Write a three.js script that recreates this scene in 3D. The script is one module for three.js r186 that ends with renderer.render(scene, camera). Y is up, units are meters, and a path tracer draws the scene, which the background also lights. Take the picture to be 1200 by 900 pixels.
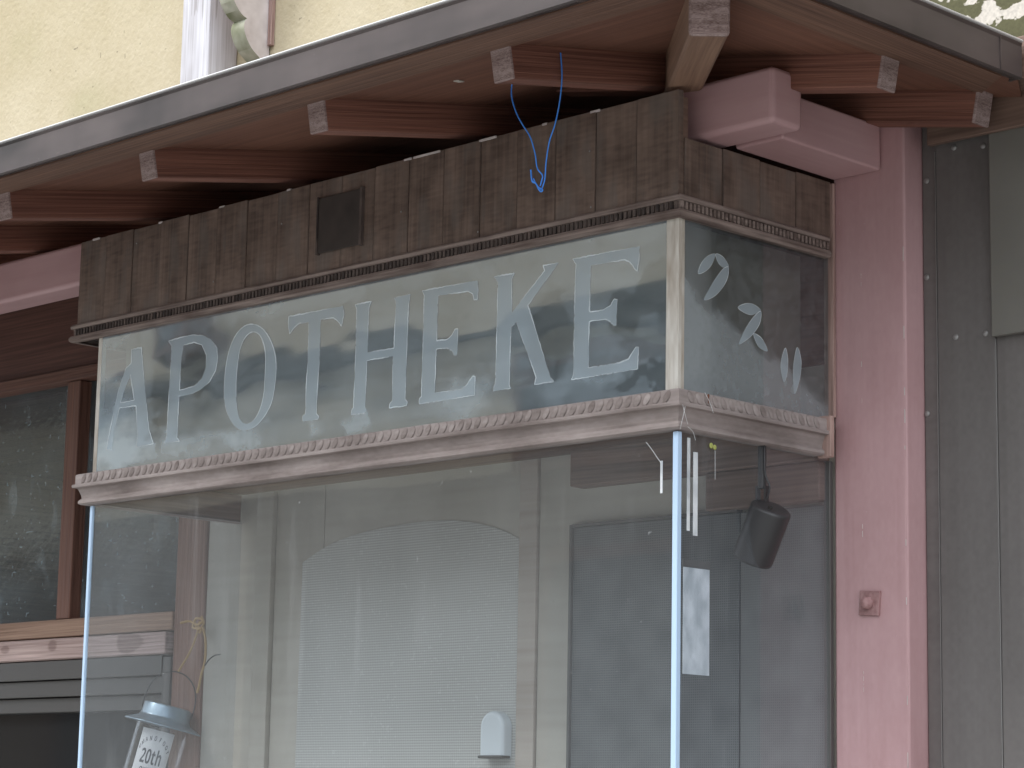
import * as THREE from 'three';
import { RoundedBoxGeometry } from 'three/addons/geometries/RoundedBoxGeometry.js';
import { mergeGeometries } from 'three/addons/utils/BufferGeometryUtils.js';

// ---------------------------------------------------------------- camera, sky, sun, exposure
const scene = new THREE.Scene();
const FOCAL = 2855;                                   // in pixels of the 1200 x 900 photograph
const camera = new THREE.PerspectiveCamera(2 * Math.atan(450 / FOCAL) * 180 / Math.PI, 4 / 3, 0.05, 400);
camera.rotation.order = 'YXZ';
camera.position.set(2.886, 1.55, 3.315);
camera.rotation.set(10.05 * Math.PI / 180, 45 * Math.PI / 180, 1.09 * Math.PI / 180);
camera.updateMatrixWorld(true);
const renderer = new THREE.WebGLRenderer({ antialias: true });
renderer.toneMapping = THREE.LinearToneMapping;
renderer.toneMappingExposure = 3.0;
renderer.shadowMap.enabled = true;
{
  const w = 256, h = 128, d = new Float32Array(w * h * 4);
  for (let j = 0; j < h; j++) for (let i = 0; i < w; i++) {
    const e = ((j + 0.5) / h - 0.5) * Math.PI, s = Math.max(0, Math.sin(e));
    const wob = 1 + 0.05 * Math.sin(i / w * Math.PI * 6 + j * 0.11) * Math.sin(j * 0.19 + 1) * s;
    const l = (0.48 + 0.68 * s) * wob, k = (j * w + i) * 4;
    d[k] = l * 0.945; d[k + 1] = l * 1.0; d[k + 2] = l * 1.075; d[k + 3] = 1;
  }
  const sky = new THREE.DataTexture(d, w, h, THREE.RGBAFormat, THREE.FloatType);
  sky.mapping = THREE.EquirectangularReflectionMapping; sky.magFilter = THREE.LinearFilter; sky.needsUpdate = true;
  scene.background = sky; scene.environment = sky;
}
const sun = new THREE.DirectionalLight(new THREE.Color(1, 0.965, 0.91), 0.6);
sun.position.set(-5, 11, 8.5); sun.castShadow = true; sun.shadow.radius = 30;
Object.assign(sun.shadow.camera, { left: -8, right: 8, top: 8, bottom: -8, near: 1, far: 40 });
scene.add(sun, sun.target);

// ---------------------------------------------------------------- helpers
let seed = 12345;
const rnd = () => { seed = (seed * 1664525 + 1013904223) >>> 0; return seed / 4294967296; };
const rr = (a, b) => a + (b - a) * rnd();
const hash = (x, y, s) => { let h = (x * 374761393 + y * 668265263 + s * 974711) | 0; h = Math.imul(h ^ (h >>> 13), 1274126177); h ^= h >>> 16; return (h >>> 0) / 4294967296; };
function vn(u, v, fx, fy, s) {                        // value noise that repeats on [0,1]
  const x = u * fx, y = v * fy, xi = Math.floor(x), yi = Math.floor(y);
  let a = x - xi, b = y - yi; a = a * a * (3 - 2 * a); b = b * b * (3 - 2 * b);
  const m = (i, n) => ((i % n) + n) % n;
  const x0 = m(xi, fx), x1 = m(xi + 1, fx), y0 = m(yi, fy), y1 = m(yi + 1, fy);
  return (hash(x0, y0, s) * (1 - a) + hash(x1, y0, s) * a) * (1 - b) + (hash(x0, y1, s) * (1 - a) + hash(x1, y1, s) * a) * b;
}
function fbm(u, v, fx, fy, o, s) { let t = 0, a = 0.5, n = 0; for (let i = 0; i < o; i++) { t += a * vn(u, v, fx, fy, s + i * 17); n += a; a *= 0.5; fx *= 2; fy *= 2; } return t / n; }
const sm = (a, b, x) => { const t = Math.min(1, Math.max(0, (x - a) / (b - a))); return t * t * (3 - 2 * t); };
const mix = (a, b, t) => a + (b - a) * t;
const enc = (c) => { c = Math.min(1, Math.max(0, c)); return Math.round(255 * (c <= 0.0031308 ? 12.92 * c : 1.055 * Math.pow(c, 1 / 2.4) - 0.055)); };
function tex(w, h, fn, srgb = true, mx = 1, my = 1) { // fn(u, v) -> number or linear rgb; mx, my: metres that one repeat covers
  const d = new Uint8Array(w * h * 4);
  for (let j = 0; j < h; j++) for (let i = 0; i < w; i++) {
    let c = fn((i + 0.5) / w, (j + 0.5) / h); if (typeof c === 'number') c = [c, c, c];
    const k = (j * w + i) * 4;
    for (let q = 0; q < 3; q++) d[k + q] = srgb ? enc(c[q]) : Math.round(255 * Math.min(1, Math.max(0, c[q])));
    d[k + 3] = 255;
  }
  const t = new THREE.DataTexture(d, w, h, THREE.RGBAFormat); t.magFilter = THREE.LinearFilter; t.minFilter = THREE.LinearMipmapLinearFilter; t.generateMipmaps = true;
  t.wrapS = t.wrapT = THREE.RepeatWrapping; t.repeat.set(1 / mx, 1 / my); if (srgb) t.colorSpace = THREE.SRGBColorSpace; t.needsUpdate = true; return t;
}
const lin = (r, g, b) => new THREE.Color().setRGB(r, g, b);
const std = (o) => new THREE.MeshStandardMaterial(o);
const phys = (o) => new THREE.MeshPhysicalMaterial(o);

// a pixel of the photograph -> the point where its ray meets the plane axis = v (axis 0, 1, 2 = x, y, z)
function at(px, py, axis, v) {
  const d = new THREE.Vector3((px - 600) / FOCAL, -(py - 450) / FOCAL, -1).applyQuaternion(camera.quaternion), c = camera.position;
  return d.multiplyScalar((v - c.getComponent(axis)) / d.getComponent(axis)).add(c);
}
// uv in metres, u along the grain axis, from the vertex's own place
function uvm(g, axis = 0, du = rnd() * 3, dv = rnd() * 3) {
  const p = g.attributes.position, n = g.attributes.normal, uv = new Float32Array(p.count * 2), o = [0, 1, 2].filter((i) => i !== axis);
  const P = [p.array, n.array], get = (a, i, k) => P[a][i * 3 + k];
  for (let i = 0; i < p.count; i++) {
    const an = [0, 1, 2].map((k) => Math.abs(get(1, i, k))), m = an.indexOf(Math.max(...an));
    let a, b;
    if (m === axis) { [a, b] = o[1] === 1 ? [o[0], 1] : o[0] === 1 ? [o[1], 1] : [o[0], o[1]]; } else { a = axis; b = o.find((k) => k !== m); }
    uv[2 * i] = get(0, i, a) + du; uv[2 * i + 1] = get(0, i, b) + dv;
  }
  g.setAttribute('uv', new THREE.BufferAttribute(uv, 2)); return g;
}
const flat = (g) => (g.index ? g.toNonIndexed() : g);
function rbox(x0, x1, y0, y1, z0, z1, r = 0.003, axis = 0, seg = 1) {
  const w = x1 - x0, h = y1 - y0, d = z1 - z0, g = flat(r ? new RoundedBoxGeometry(w, h, d, seg, Math.min(r, w / 2.1, h / 2.1, d / 2.1)) : new THREE.BoxGeometry(w, h, d));
  uvm(g, axis); g.translate((x0 + x1) / 2, (y0 + y1) / 2, (z0 + z1) / 2); return g;
}
const taken = {};
function mesh(name, g, m, parent) {
  const o = new THREE.Mesh(Array.isArray(g) ? mergeGeometries(g.map((q) => { q = flat(q); for (const k of Object.keys(q.attributes)) if (!['position', 'normal', 'uv'].includes(k)) q.deleteAttribute(k); return q; })) : g, m);
  o.name = name; o.castShadow = o.receiveShadow = true; (parent || scene).add(o); return o;
}
function thing(name, label, category, group) {
  const o = new THREE.Group(); taken[name] = (taken[name] || 0) + 1;
  o.name = taken[name] > 1 ? name + '_' + String(taken[name] - 1).padStart(3, '0') : name;
  o.userData = { label, category }; if (group) o.userData.group = group; scene.add(o); return o;
}
function tag(o, label, category, group) { Object.assign(o.userData, { label, category }); if (group) o.userData.group = group; return o; }
function part(name, parent) { const o = new THREE.Group(); o.name = name; parent.add(o); return o; }
function tube(pts, r, seg = 8, n = 40) { return new THREE.TubeGeometry(new THREE.CatmullRomCurve3(pts.map((p) => (p.isVector3 ? p : new THREE.Vector3(...p)))), n, r, seg); }
function prism(pts, to) {                              // extrude of polygon given by Shape, then placed by matrix function
  return new THREE.ExtrudeGeometry(new THREE.Shape(pts.map((p) => new THREE.Vector2(...p))), to);
}
// slab between a lower polygon (world points, in order) and the same polygon moved by 'up'
function slab(poly, up, axis = 0) {
  const pos = [], V = poly.map((p) => new THREE.Vector3(...p)), W = V.map((p) => p.clone().add(up));
  const tri = (a, b, c) => pos.push(...a.toArray(), ...b.toArray(), ...c.toArray());
  for (let i = 1; i < V.length - 1; i++) { tri(V[0], V[i], V[i + 1]); tri(W[0], W[i + 1], W[i]); }
  for (let i = 0; i < V.length; i++) { const j = (i + 1) % V.length; tri(V[i], W[i], W[j]); tri(V[i], W[j], V[j]); }
  const g = new THREE.BufferGeometry(); g.setAttribute('position', new THREE.Float32BufferAttribute(pos, 3)); g.computeVertexNormals(); return uvm(g, axis);
}
// profile [outward, height] swept along a mitred plan path [x, z] whose outward side is on the right hand; one geometry per leg
function sweep(profile, path) {
  const out = [], nrm = []; for (let i = 0; i < path.length - 1; i++) { const dx = path[i + 1][0] - path[i][0], dz = path[i + 1][1] - path[i][1], l = Math.hypot(dx, dz); nrm.push([-dz / l, dx / l]); }
  const pt = (i, o) => { const a = nrm[Math.max(0, i - 1)], b = nrm[Math.min(nrm.length - 1, i)]; const k = 1 / (1 + a[0] * b[0] + a[1] * b[1]); return [path[i][0] + (a[0] + b[0]) * k * o, path[i][1] + (a[1] + b[1]) * k * o]; };
  let run = 0;
  for (let i = 0; i < path.length - 1; i++) {
    const len = Math.hypot(path[i + 1][0] - path[i][0], path[i + 1][1] - path[i][1]), N = Math.max(1, Math.ceil(len / 0.1)), pos = [], uv = []; let v = 0;
    for (let k = 0; k < profile.length - 1; k++) {
      const [o0, y0] = profile[k], [o1, y1] = profile[k + 1], dv = Math.hypot(o1 - o0, y1 - y0);
      const a = pt(i, o0), b = pt(i + 1, o0), c = pt(i, o1), d = pt(i + 1, o1);
      for (let n = 0; n < N; n++) {
        const s = n / N, t = (n + 1) / N, L = (p, q, f) => [p[0] + (q[0] - p[0]) * f, p[1] + (q[1] - p[1]) * f];
        const A = L(a, b, s), B = L(a, b, t), Cc = L(c, d, s), D = L(c, d, t);
        pos.push(A[0], y0, A[1], B[0], y0, B[1], D[0], y1, D[1], A[0], y0, A[1], D[0], y1, D[1], Cc[0], y1, Cc[1]);
        const us = run + s * len, ut = run + t * len; uv.push(us, v, ut, v, ut, v + dv, us, v, ut, v + dv, us, v + dv);
      }
      v += dv;
    }
    run += len;
    const g = new THREE.BufferGeometry(); g.setAttribute('position', new THREE.Float32BufferAttribute(pos, 3)); g.setAttribute('uv', new THREE.Float32BufferAttribute(uv, 2)); g.computeVertexNormals(); out.push(g);
  }
  return out;
}

// ---------------------------------------------------------------- textures and materials
const grain = (s, lo, kn) => (u, v) => {
  const bend = (fbm(u, v, 3, 4, 3, s + 50) - 0.5) * 0.03, f = fbm(u, v + bend, 4, 90, 3, s), g = fbm(u, v + bend, 8, 220, 2, s + 5), c = fbm(u, v, 3, 6, 3, s + 9);
  let t = 0.45 * f + 0.25 * g + 0.3 * c; t = 0.5 + (t - 0.5) * kn; return t;
};
const tw1 = grain(1, 0, 2.3), tw2 = grain(31, 0, 2.0), tw3 = grain(61, 0, 1.6);
const ramp = (a, b, t) => { t = Math.min(1, Math.max(0, t)); return [mix(a[0], b[0], t), mix(a[1], b[1], t), mix(a[2], b[2], t)]; };
const grainBump = tex(512, 512, (u, v) => tw1(u, v), false, 1.2, 0.45);
const M = {};
// stained timber under the eave
M.rafter = std({ map: tex(512, 512, (u, v) => ramp([0.1, 0.036, 0.024], [0.28, 0.12, 0.082], tw1(u, v)), true, 1.2, 0.2), bumpMap: grainBump, bumpScale: 0.0012, roughness: 0.72 });
M.endgrain = std({ map: tex(256, 256, (u, v) => { const t = fbm(u, v, 3, 14, 3, 91) * 0.7 + fbm(u, v, 30, 90, 2, 92) * 0.5; return ramp([0.13, 0.075, 0.065], [0.42, 0.32, 0.3], (t - 0.25) * 1.6); }, true, 0.1, 0.1), roughness: 0.9 });
M.soffit = std({ map: tex(512, 512, (u, v) => ramp([0.095, 0.036, 0.022], [0.24, 0.108, 0.067], tw3(u, v) * 0.8 + 0.25 * fbm(u, v, 5, 5, 3, 12)), true, 1.6, 0.9), bumpMap: grainBump, bumpScale: 0.0008, roughness: 0.68 });
M.eaveboard = std({ map: tex(512, 512, (u, v) => ramp([0.065, 0.03, 0.02], [0.25, 0.135, 0.088], tw2(u, v)), true, 1.4, 0.4), bumpMap: grainBump, bumpScale: 0.0012, roughness: 0.7 });
M.hip = std({ map: tex(512, 512, (u, v) => ramp([0.15, 0.08, 0.05], [0.36, 0.22, 0.145], tw3(u, v)), true, 1.4, 0.6), bumpMap: grainBump, bumpScale: 0.0008, roughness: 0.62 });
// drip edge
M.drip = std({ map: tex(512, 128, (u, v) => { const n = fbm(u, v, 7, 5, 4, 3), s = fbm(u, v, 60, 2, 2, 7), sp = vn(u, v, 150, 40, 77) > 0.985 ? 0.25 : 0; return ramp([0.03, 0.022, 0.02], [0.12, 0.092, 0.086], 0.38 + (n - 0.5) * 1.1 + (s - 0.5) * 0.12 + sp); }, true, 1.7, 0.4), metalness: 0.15, roughness: 0.45 });
M.lipglint = std({ color: lin(0.5, 0.49, 0.48), metalness: 0.3, roughness: 0.4 });  // pale colour stands in for the sky highlight along the rolled edge
M.roofing = std({ color: lin(0.14, 0.13, 0.125), metalness: 0.2, roughness: 0.5 });
// painted structural timber
const pinkT = tex(512, 1024, (u, v) => {
  const n = fbm(u, v, 6, 8, 4, 21), st = fbm(u, v, 60, 4, 3, 23), f = fbm(u, v, 90, 90, 2, 27), drip = sm(0.62, 0.8, fbm(u, v, 40, 3, 2, 29));
  const k = 0.55 + (n - 0.5) * 0.6 + (st - 0.5) * 0.25 + (f - 0.5) * 0.2 - drip * 0.1; const c = ramp([0.41, 0.235, 0.235], [0.56, 0.36, 0.365], k);
  const sc = vn(u, v, 70, 160, 33) > 0.988 ? 0.5 : 0; return [mix(c[0], 0.6, sc), mix(c[1], 0.5, sc), mix(c[2], 0.49, sc)];
}, true, 0.6, 1.2);
M.pink = std({ map: pinkT, bumpMap: tex(256, 512, (u, v) => fbm(u, v, 50, 4, 3, 23), false, 0.6, 1.2), bumpScale: 0.0006, roughness: 0.55 });
M.pinkbeam = std({ map: tex(256, 256, (u, v) => ramp([0.41, 0.235, 0.235], [0.56, 0.36, 0.365], 0.5 + (fbm(u, v, 3, 5, 4, 34) - 0.5) * 1.1 + (fbm(u, v, 4, 70, 2, 36) - 0.5) * 0.25), true, 0.8, 0.5), roughness: 0.55 });
M.bolt = std({ map: tex(128, 128, (u, v) => ramp([0.22, 0.11, 0.105], [0.42, 0.25, 0.245], fbm(u, v, 6, 6, 4, 8) * 1.4 - 0.2), true, 0.06, 0.06), roughness: 0.7 });
// case timber
const plankMat = (s) => std({ map: tex(128, 512, (u, v) => {
  const st = fbm(u, v, 26, 2, 3, s), n = fbm(u, v, 3, 4, 4, s + 3), x = fbm(u, v, 5, 60, 2, s + 7), w = fbm(u, v, 4, 3, 3, s + 11);
  const k = 0.48 + (st - 0.5) * 0.4 + (n - 0.5) * 0.8 + (x - 0.5) * 0.35; const c = ramp([0.062, 0.039, 0.029], [0.235, 0.165, 0.13], k), g = sm(0.5, 0.75, w) * 0.5;
  return [mix(c[0], 0.14, g), mix(c[1], 0.118, g), mix(c[2], 0.104, g)];
}, true, 0.14, 0.34), bumpMap: tex(128, 256, (u, v) => fbm(u, v, 30, 3, 3, s), false, 0.14, 0.34), bumpScale: 0.001, roughness: 0.7 });
M.plank = [101, 131, 161, 191].map(plankMat);
M.hatch = std({ map: tex(128, 128, (u, v) => ramp([0.024, 0.018, 0.015], [0.062, 0.046, 0.039], fbm(u, v, 4, 5, 4, 37)), true, 0.2, 0.2), roughness: 0.7 });
M.darkwood = std({ map: tex(256, 256, (u, v) => ramp([0.09, 0.052, 0.038], [0.22, 0.14, 0.105], tw1(u, v)), true, 1, 0.5), roughness: 0.7 });
M.ledge = std({ map: tex(1024, 128, (u, v) => {
  const n = fbm(u, v, 14, 4, 4, 41), st = fbm(u, v, 10, 24, 3, 43), f = fbm(u, v, 200, 40, 2, 47), k = 0.5 + (n - 0.5) * 1.0 + (st - 0.5) * 0.5 + (f - 0.5) * 0.18;
  return ramp([0.14, 0.108, 0.096], [0.42, 0.36, 0.34], k);
}, true, 2.2, 0.2), bumpMap: tex(512, 128, (u, v) => fbm(u, v, 40, 20, 4, 49), false, 1.1, 0.2), bumpScale: 0.0012, roughness: 0.85 });
M.cornice = std({ map: tex(512, 128, (u, v) => ramp([0.09, 0.06, 0.05], [0.3, 0.235, 0.205], 0.5 + (fbm(u, v, 8, 20, 3, 53) - 0.5) * 1.2 + (fbm(u, v, 20, 4, 3, 57) - 0.5) * 0.8), true, 1.4, 0.1), roughness: 0.85 });
M.dentil = std({ map: tex(256, 64, (u, v) => ramp([0.03, 0.022, 0.02], [0.14, 0.105, 0.09], fbm(u, v, 30, 4, 3, 59) * 1.5 - 0.3), true, 0.9, 0.1), roughness: 0.9 });
M.cream = std({ map: tex(128, 512, (u, v) => ramp([0.34, 0.28, 0.22], [0.66, 0.63, 0.57], 0.55 + (fbm(u, v, 8, 6, 4, 63) - 0.5) * 1.6), true, 0.1, 0.4), roughness: 0.8 });
M.stile = std({ map: tex(256, 512, (u, v) => ramp([0.2, 0.12, 0.1], [0.44, 0.3, 0.26], 0.5 + (fbm(u, v, 30, 4, 3, 67) - 0.5) * 1.6), true, 0.2, 0.5), roughness: 0.8 });
// house joinery
M.frame = std({ map: tex(512, 256, (u, v) => ramp([0.085, 0.035, 0.025], [0.2, 0.095, 0.065], tw1(u, v)), true, 1, 0.3), bumpMap: grainBump, bumpScale: 0.001, roughness: 0.65 });
M.rail = std({ map: tex(512, 256, (u, v) => ramp([0.17, 0.095, 0.06], [0.4, 0.26, 0.185], tw2(u, v)), true, 1, 0.3), bumpMap: grainBump, bumpScale: 0.001, roughness: 0.75 });
M.stile2 = std({ map: tex(512, 256, (u, v) => ramp([0.12, 0.06, 0.045], [0.31, 0.18, 0.135], tw2(u, v)), true, 1, 0.3), bumpMap: grainBump, bumpScale: 0.001, roughness: 0.75 });
M.paleplank = std({ map: tex(512, 256, (u, v) => { const k = sm(0.72, 0.8, vn(u, v, 9, 5, 71)) * 0.7; return ramp([0.24, 0.16, 0.14], [0.62, 0.47, 0.43], tw2(u, v) - k * 0.6); }, true, 1, 0.3), bumpMap: grainBump, bumpScale: 0.001, roughness: 0.8 });
M.cladding = std({ map: tex(256, 256, (u, v) => ramp([0.07, 0.055, 0.045], [0.19, 0.155, 0.125], tw2(u, v)), true, 2, 0.5), roughness: 0.8 });
M.alu = std({ color: lin(0.105, 0.1, 0.095), metalness: 0.35, roughness: 0.45 });
M.header = std({ map: tex(512, 256, (u, v) => ramp([0.07, 0.026, 0.018], [0.16, 0.07, 0.05], tw1(u, v)), true, 1.2, 0.4), roughness: 0.6 });
M.dark = std({ color: lin(0.03, 0.027, 0.025), roughness: 0.9 });
// plaster
M.yellow = std({ map: tex(1024, 1024, (u, v) => {
  const n = fbm(u, v, 5, 5, 5, 73), f = fbm(u, v, 120, 120, 2, 75), g = sm(0.52, 0.75, fbm(u, v, 3, 3, 4, 79)), sp = vn(u, v, 150, 110, 81) > 0.965 && vn(u, v, 12, 12, 83) > 0.45 ? 0.45 : 0, dr = sm(0.6, 0.85, fbm(u, v, 50, 5, 3, 85)) * 0.12;
  let c = ramp([0.45, 0.375, 0.235], [0.56, 0.485, 0.34], 0.5 + (n - 0.5) * 1.3 + (f - 0.5) * 0.35 - dr);
  c = [mix(c[0], 0.38, g * 0.4), mix(c[1], 0.36, g * 0.4), mix(c[2], 0.2, g * 0.4)]; return [c[0] * (1 - sp), c[1] * (1 - sp), c[2] * (1 - sp)];
}, true, 1.5, 1.5), bumpMap: tex(512, 512, (u, v) => fbm(u, v, 60, 60, 3, 87), false, 0.6, 0.6), bumpScale: 0.0012, roughness: 0.9 });
M.peel = std({ map: tex(512, 512, (u, v) => { const n = fbm(u, v, 11, 14, 5, 89), t = sm(0.47, 0.51, n), f = fbm(u, v, 90, 90, 2, 91); return [mix(0.1, 0.6, t) * (0.8 + 0.4 * f), mix(0.095, 0.55, t) * (0.8 + 0.4 * f), mix(0.045, 0.48, t) * (0.8 + 0.4 * f)]; }, true, 0.42, 0.42), roughness: 0.9 });
M.whitewood = std({ map: tex(256, 512, (u, v) => { const st = fbm(u, v, 40, 5, 3, 93), n = fbm(u, v, 4, 5, 3, 95), cr = sm(0.7, 0.74, fbm(u, v, 30, 4, 2, 97)) * 0.4; return ramp([0.36, 0.33, 0.33], [0.72, 0.71, 0.75], 0.6 + (st - 0.5) * 0.8 + (n - 0.5) * 0.8 - cr); }, true, 0.2, 0.7), roughness: 0.8 });
M.bracketside = std({ map: tex(256, 256, (u, v) => ramp([0.4, 0.34, 0.32], [0.66, 0.6, 0.58], 0.5 + (fbm(u, v, 8, 8, 4, 99) - 0.5) * 1.4), true, 0.4, 0.4), roughness: 0.8 });
M.bracketedge = std({ map: tex(256, 256, (u, v) => ramp([0.2, 0.21, 0.12], [0.55, 0.54, 0.44], 0.5 + (fbm(u, v, 6, 6, 4, 103) - 0.5) * 1.8), true, 0.3, 0.3), roughness: 0.85 });
// siding
M.siding = std({ map: tex(512, 1024, (u, v) => { const n = fbm(u, v, 4, 5, 4, 107), st = fbm(u, v, 50, 3, 3, 109), f = fbm(u, v, 120, 200, 2, 111); return ramp([0.104, 0.093, 0.087], [0.172, 0.157, 0.149], 0.5 + (n - 0.5) * 0.9 + (st - 0.5) * 0.5 + (f - 0.5) * 0.3); }, true, 1, 2), metalness: 0.1, roughness: 0.5 });
M.sidingover = std({ map: tex(256, 512, (u, v) => ramp([0.13, 0.122, 0.106], [0.2, 0.19, 0.168], 0.5 + (fbm(u, v, 4, 5, 4, 113) - 0.5) * 1.0), true, 1, 1), metalness: 0.1, roughness: 0.5 });
M.screw = std({ color: lin(0.3, 0.29, 0.28), metalness: 0.6, roughness: 0.5 });
// inside the case
M.backboard = std({ map: tex(512, 512, (u, v) => ramp([0.35, 0.325, 0.28], [0.48, 0.45, 0.395], 0.5 + (fbm(u, v, 4, 4, 4, 117) - 0.5) * 1.2 + (fbm(u, v, 60, 3, 2, 119) - 0.5) * 0.4), true, 1, 1), roughness: 0.85 });
M.backpink = std({ map: tex(256, 256, (u, v) => ramp([0.33, 0.28, 0.24], [0.46, 0.41, 0.36], fbm(u, v, 20, 3, 3, 121)), true, 0.3, 1), roughness: 0.85 });
M.litnet = std({ map: tex(1024, 1024, (u, v) => { const w = Math.cos(v * 2 * Math.PI * 90) * 0.28 + Math.cos(u * 2 * Math.PI * 90) * 0.12, sp = vn(u, v, 90, 90, 125) > 0.86 && vn(u, v, 5, 5, 126) > 0.35 ? 0.45 : 0; return ramp([0.33, 0.325, 0.3], [0.56, 0.555, 0.53], 0.42 + w * 1.15 + (fbm(u, v, 3, 3, 2, 123) - 0.5) * 0.25 + sp * (0.6 + w)); }, true, 0.54, 0.54), roughness: 0.45 });  // brightness and sparkle of the lit net painted into the weave
M.reflectscreen = std({ map: tex(256, 256, (u, v) => { const w = Math.max(Math.cos(u * 2 * Math.PI * 32), Math.cos(v * 2 * Math.PI * 32)); return ramp([0.045, 0.048, 0.05], [0.165, 0.17, 0.17], 0.32 + 0.42 * w + (fbm(u, v, 3, 3, 2, 127) - 0.5) * 0.4); }, true, 0.16, 0.16), roughness: 0.6 });  // mesh weave, with the dark of reflected windows put into its colour
M.greyscreen = std({ map: tex(256, 256, (u, v) => { const w = Math.max(Math.cos(u * 2 * Math.PI * 32), Math.cos(v * 2 * Math.PI * 32)); return ramp([0.07, 0.073, 0.073], [0.2, 0.2, 0.195], 0.35 + 0.25 * w + (fbm(u, v, 3, 3, 2, 129) - 0.5) * 0.4); }, true, 0.16, 0.16), roughness: 0.6 });
M.black = std({ color: lin(0.04, 0.038, 0.039), roughness: 0.4 });
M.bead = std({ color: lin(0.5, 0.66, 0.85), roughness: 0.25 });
M.paper = std({ map: tex(128, 256, (u, v) => ramp([0.42, 0.45, 0.47], [0.75, 0.77, 0.78], 0.5 + (fbm(u, v, 5, 8, 4, 131) - 0.5) * 1.5), true, 0.1, 0.25), roughness: 0.7 });
// glass with its film of dirt: where the film lies the sheet is opaque, elsewhere it lets light through
function glass(name, size, film, filmColor, o = {}) {
  const [w, h] = size, W = o.W || 1024, H = Math.max(64, Math.round(W * h / w / 32) * 32);
  const t = tex(W, H, (u, v) => 1 - film(u, v), false, w, h);
  return phys({ name, color: 0xffffff, map: tex(W, H, (u, v) => { const f = film(u, v) > 0.02 ? 1 : 0; return [mix(1, filmColor[0], f), mix(1, filmColor[1], f), mix(1, filmColor[2], f)]; }, true, w, h), transmission: 1, transmissionMap: t, thickness: 0, ior: o.ior || 1.75, roughness: o.rough || 0.02, bumpMap: o.bump, bumpScale: o.bumpScale || 0 });
}

// ---------------------------------------------------------------- ground and the far side of the street
{
  const g = mesh('ground', new THREE.PlaneGeometry(300, 300).rotateX(-Math.PI / 2), std({ map: tex(256, 256, (u, v) => ramp([0.2, 0.195, 0.185], [0.32, 0.315, 0.3], fbm(u, v, 20, 20, 4, 3)), true, 3, 3), roughness: 0.9 }));
  const uv = g.geometry.attributes.uv; for (let i = 0; i < uv.count; i++) uv.setXY(i, uv.getX(i) * 300, uv.getY(i) * 300);
  g.userData.kind = 'structure'; g.receiveShadow = true;
}
{ // the house across the street, which the panes mirror
  const h = thing('street_house', 'two-storey beige plastered house with a dark eave across the street', 'house');
  const plaster = std({ map: tex(256, 256, (u, v) => ramp([0.58, 0.51, 0.38], [0.72, 0.65, 0.51], fbm(u, v, 4, 4, 4, 141)), true, 4, 4), roughness: 0.9 });
  const Z = 9;
  mesh('wall', rbox(-22, -6.4, 0, 4.95, Z, Z + 6, 0), plaster, h);
  for (let x = -22; x < -6.5; x += 0.52) mesh('added_cladding_board', rbox(x, x + 0.51, 0, 4.0, Z - 0.05, Z - 0.002, 0.004, 1), M.cladding, h);  // dark boards added to take the bright reflection off the lower panes
  mesh('upper_wall', rbox(-22, -6.4, 5.05, 6.4, Z + 0.25, Z + 6, 0), plaster, h);
  mesh('eave', slab([[-22.4, 4.9, Z - 0.45], [-6, 4.9, Z - 0.45], [-6, 5.0, Z + 0.3], [-22.4, 5.0, Z + 0.3]], new THREE.Vector3(0, 0.14, 0)), std({ color: lin(0.06, 0.058, 0.055), roughness: 0.7 }), h);
  mesh('roof', slab([[-22.4, 6.4, Z - 0.3], [-6, 6.4, Z - 0.3], [-6, 7.8, Z + 4], [-22.4, 7.8, Z + 4]], new THREE.Vector3(0, 0.2, 0)), M.roofing, h);
  for (const [x0, x1, y0, y1] of [[-9.35, -7.2, 3.95, 4.8], [-9.0, -7.3, 0.3, 3.4], [-16.4, -14.6, 1.2, 3.2], [-13.6, -13.2, 5.3, 6.0]]) {
    const w = mesh('window', rbox(x0, x1, y0, y1, Z - 0.1, Z + (y0 > 5 ? 0.3 : 0.02), 0.01), M.frame, h);
    mesh('pane', rbox(x0 + 0.1, x1 - 0.1, y0 + 0.1, y1 - 0.1, Z - 0.115, Z - 0.102, 0), phys({ color: lin(0.03, 0.035, 0.04), roughness: 0.08 }), w);
  }
}

{ // lower neighbour, unseen, added to block low sky light under the eave
  const h = thing('street_house', 'unseen low grey house across the street, added to block low sky light', 'house'), Z = 9.4;
  const render = std({ map: tex(256, 256, (u, v) => ramp([0.3, 0.29, 0.27], [0.44, 0.42, 0.39], fbm(u, v, 4, 4, 4, 145)), true, 4, 4), roughness: 0.9 });
  mesh('wall', rbox(-5.6, 11, 0, 4.4, Z, Z + 6, 0), render, h);
  mesh('roof', slab([[-5.9, 4.3, Z - 0.6], [11.3, 4.3, Z - 0.6], [11.3, 5.9, Z + 3.4], [-5.9, 5.9, Z + 3.4]], new THREE.Vector3(0, 0.2, 0)), M.roofing, h);
  for (const x of [-4, 0, 4, 8]) { const w = mesh('window', rbox(x, x + 1.8, 1, 2.9, Z - 0.05, Z + 0.02, 0.01), M.frame, h); mesh('pane', rbox(x + 0.1, x + 1.7, 1.1, 2.8, Z - 0.065, Z - 0.052, 0), phys({ color: lin(0.03, 0.035, 0.04), roughness: 0.08 }), w); }
}

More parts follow.
